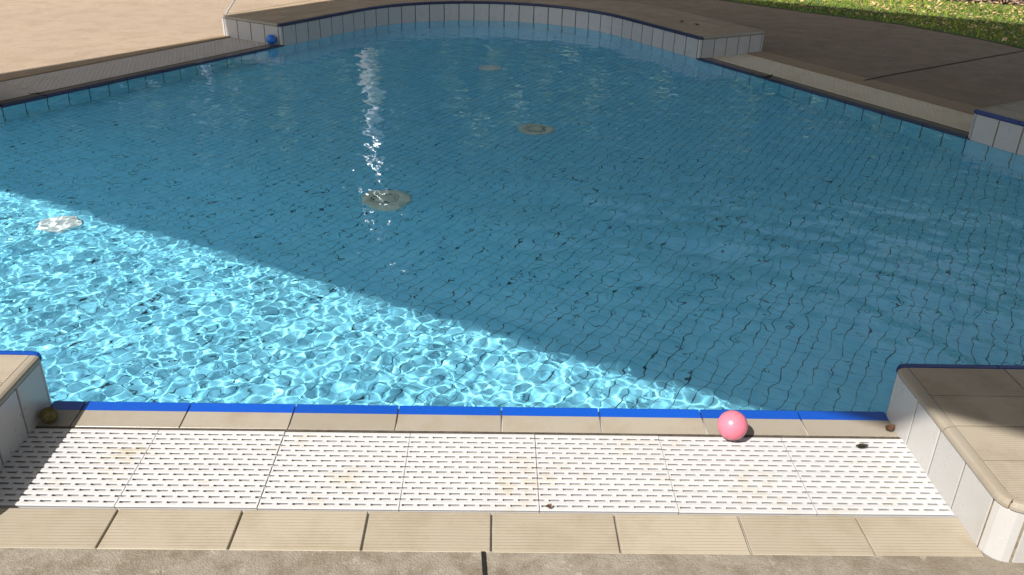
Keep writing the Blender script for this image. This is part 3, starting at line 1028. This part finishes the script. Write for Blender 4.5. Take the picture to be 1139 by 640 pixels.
# ------------------------------------------------------------------ shade roof that darkens the pool (overhead, behind and right)
SX, SY = 0.62, 0.65       # ground shift of a shadow per metre of height
HR = 3.5
sh = [(-3.593, 4.048), (7.0, -1.46), (7.0, 6.28), (0.523, 9.648)]       # shadow corners on the deck
M['roof'] = mat_plain('roof_sheet', (0.80, 0.72, 0.62), 0.7, 3, 0.06)
M['post'] = mat_plain('painted_post', (0.22, 0.22, 0.21), 0.5, 20, 0.1)
roof = empty('shade_roof', (1.6, 1.6, 0))
tag(roof, 'flat shade roof on posts that shades most of the pool', 'shade roof')
rp = [(x - SX * HR - 1.6, y - SY * HR - 1.6) for x, y in sh]
mb = MB()
mb.add([(x, y, HR) for x, y in rp] + [(x, y, HR + 0.14) for x, y in rp],
       [(3, 2, 1, 0), (4, 5, 6, 7), (0, 1, 5, 4), (1, 2, 6, 5), (2, 3, 7, 6), (3, 0, 4, 7)])
mb.build('roof_panel', M['roof'], roof)
for x, y in ((-4.9, 0.6), (4.4, -3.2), (4.4, 3.2), (-0.6, -1.6)):
    mb = MB(); X, Y = x - 1.6, y - 1.6
    mb.box(X - 0.06, X + 0.06, Y - 0.06, Y + 0.06, 0.0, HR, ch=0.008)
    mb.build('post', M['post'], roof)

# leaning steel posts beyond the far end: their sunlit sides are mirrored in the water
t = NT('galvanised_steel'); p = t.pos()
M['steel'] = t.bsdf((0.80, 0.80, 0.80), 0.26, t.bump(t.noise(p, 30, 3), 0.05, 0.003), Metallic=1.0)
def lean_post(base, top, rad, label, grp):
    root = empty('steel_post', (base[0], base[1], 0))
    tag(root, label, 'post', grp)
    b, tp = Vector((0, 0, 0)), Vector((top[0] - base[0], top[1] - base[1], top[2]))
    d = (tp - b).normalized()
    u = d.orthogonal().normalized(); w = d.cross(u)
    seg = 32; vs = []
    for q in (b, tp):
        for j in range(seg):
            a = 2 * math.pi * j / seg
            vs.append(q + (u * math.cos(a) + w * math.sin(a)) * rad)
    fs = [(j, (j + 1) % seg, seg + (j + 1) % seg, seg + j) for j in range(seg)] + [tuple(range(seg, 2 * seg)), tuple(range(seg))[::-1]]
    new_obj('pole', vs, fs, M['steel'], root, smooth=False).data.polygons.foreach_set('use_smooth', np.array([True] * seg + [False, False]))
    mb = MB(); mb.box(-0.15, 0.15, -0.15, 0.15, 0.001, 0.016, ch=0.003)
    mb.build('base_plate', M['steel'], root)
lean_post((-1.56, 10.4, 0), (-1.56, 12.1, 5.2), 0.105, 'tall leaning steel post mirrored as a bright streak in the water', 'steel posts beyond the pool')
lean_post((-3.40, 10.0, 0), (-3.40, 10.45, 1.35), 0.06, 'short leaning steel post mirrored beside the blue ball', 'steel posts beyond the pool')

# trees beyond the lawn (mirrored in the water)
t = NT('leaf_green'); tone = t.attr('tone')
M['leaf'] = t.bsdf(t.mix(tone, (0.03, 0.055, 0.014), (0.085, 0.12, 0.03)), 0.6)
M['bark'] = mat_plain('grey_bark', (0.16, 0.12, 0.09), 0.9, 8, 0.3, bump=0.6)
def make_tree():
    r = np.random.RandomState(3)
    root = empty('tree')
    mb = MB()
    def limb(a, b, r0, r1):
        a, b = Vector(a), Vector(b); d = (b - a).normalized(); u = d.orthogonal().normalized(); w = d.cross(u)
        seg = 8; vs = []
        for q, rd in ((a, r0), (b, r1)):
            for j in range(seg):
                an = 2 * math.pi * j / seg; vs.append(tuple(q + (u * math.cos(an) + w * math.sin(an)) * rd))
        mb.add(vs, [(j, (j + 1) % seg, seg + (j + 1) % seg, seg + j) for j in range(seg)])
    limb((0, 0, 0), (0.1, 0, 2.2), 0.22, 0.15)
    cl = []
    for k in range(14):
        a = k * 2.4; e = r.uniform(0.2, 1.2)
        end = (2.0 * math.cos(a) * math.cos(e) * r.uniform(.6, 1.2), 2.0 * math.sin(a) * math.cos(e) * r.uniform(.6, 1.2), 2.6 + 3.2 * math.sin(e) * r.uniform(.7, 1.1))
        limb((0.1, 0, 1.6 + 0.05 * k), end, 0.07, 0.02); cl.append(end)
    for k in range(16):
        a = k * 2.4 + 0.3
        end = (1.7 * math.cos(a) * r.uniform(.4, 1.2), 1.7 * math.sin(a) * r.uniform(.4, 1.2), r.uniform(0.35, 2.3))
        limb((0.05, 0, 0.3 + 0.08 * k), end, 0.05, 0.015); cl.append(end)
    mb.build('trunk', M['bark'], root)
    N = 14000
    c = np.array(cl)[r.randint(0, len(cl), N)] + r.normal(0, 0.55, (N, 3))
    s = r.uniform(0.06, 0.14, N)
    d1 = r.normal(0, 1, (N, 3)); d1 /= np.linalg.norm(d1, axis=1)[:, None]
    d2 = np.cross(d1, r.normal(0, 1, (N, 3))); d2 /= np.linalg.norm(d2, axis=1)[:, None]
    v = np.stack([c - d1 * s[:, None], c + d2 * s[:, None] * .5, c + d1 * s[:, None], c - d2 * s[:, None] * .5], 1)
    new_obj('crown', v.reshape(-1, 3), np.arange(4 * N).reshape(-1, 4), M['leaf'], root, tones=np.repeat(r.rand(N), 4))
    return root
tr0 = make_tree()
spots = [(-9.5, 19, 1.0), (-5.2, 21.5, 1.2), (-1.2, 19.5, 1.05), (2.6, 21, 1.15), (-13, 15, 1.05), (6.4, 19, 0.85), (10.5, 18, 0.85), (14.5, 15.5, 0.85)]
for k, (x, y, s_) in enumerate(spots):
    if k == 0: o = tr0
    else:
        o = tr0.copy(); COL.objects.link(o)
        for chd in tr0.children:
            c_ = chd.copy(); COL.objects.link(c_); c_.parent = o
    o.location = (x, y, 0); o.rotation_euler = (0, 0, k * 1.9); o.scale = (1.8 * s_, 1.8 * s_, 1.5 * s_)
    tag(o, 'leafy green tree standing beyond the lawn behind the pool', 'tree', 'trees behind the pool')

# ------------------------------------------------------------------ light
d = Vector((SX, SY, -1.0)).normalized()        # direction of travel
el = math.asin(-d.z)
az = math.atan2(-d.x, -d.y)                    # compass angle of the sun from +Y towards +X
sun = bpy.data.lights.new('sun', 'SUN')
sun.energy = 5.0; sun.angle = R_(0.5); sun.color = (1.0, 0.955, 0.89)
so = bpy.data.objects.new('sun', sun); COL.objects.link(so)
so.rotation_euler = d.to_track_quat('-Z', 'Y').to_euler()
so.location = (-6, -6, 10)
sun.cycles.is_caustics_light = True
w = bpy.data.worlds.new('World'); scene.world = w; w.use_nodes = True
nt = w.node_tree; nt.nodes.clear()
sky = nt.nodes.new('ShaderNodeTexSky'); sky.sky_type = 'NISHITA'; sky.sun_disc = False
sky.dust_density = 2.0; sky.air_density = 1.0; sky.sun_elevation = el; sky.sun_rotation = az
bg = nt.nodes.new('ShaderNodeBackground'); bg.inputs[1].default_value = 0.098
wo = nt.nodes.new('ShaderNodeOutputWorld')
hs = nt.nodes.new('ShaderNodeHueSaturation'); hs.inputs['Saturation'].default_value = 0.62
nt.links.new(sky.outputs[0], hs.inputs['Color']); nt.links.new(hs.outputs[0], bg.inputs[0]); nt.links.new(bg.outputs[0], wo.inputs[0])

# ------------------------------------------------------------------ camera (solved from the photograph's vanishing points)
cam = bpy.data.cameras.new('camera')
cam.sensor_fit = 'HORIZONTAL'; cam.sensor_width = 36.0
cam.lens = 36.0 * 960.0 / 1139.0
cam.clip_start = 0.05; cam.clip_end = 1000
co = bpy.data.objects.new('camera', cam); COL.objects.link(co)
pi_, ya, ro = R_(26.52104), R_(1.52267), R_(1.621325)
fwd = Vector((math.sin(ya) * math.cos(pi_), math.cos(ya) * math.cos(pi_), -math.sin(pi_)))
r0 = Vector((math.cos(ya), -math.sin(ya), 0)); u0 = r0.cross(fwd)
rt = r0 * math.cos(ro) + u0 * math.sin(ro); up = -r0 * math.sin(ro) + u0 * math.cos(ro)
mt = Matrix((rt, up, -fwd)).transposed().to_4x4()
mt.translation = Vector((0, 0, 1.19563))
co.matrix_world = mt
scene.camera = co

# ------------------------------------------------------------------ render settings
scene.render.engine = 'CYCLES'
cy = scene.cycles
cy.use_denoising = True
cy.max_bounces = 10; cy.transmission_bounces = 8; cy.glossy_bounces = 5; cy.diffuse_bounces = 4
cy.sample_clamp_indirect = 6.0
cy.blur_glossy = 0.3
vs_ = scene.view_settings
vs_.view_transform = 'Standard'; vs_.look = 'None'; vs_.exposure = 0.72; vs_.gamma = 1.0
vs_.use_curve_mapping = False
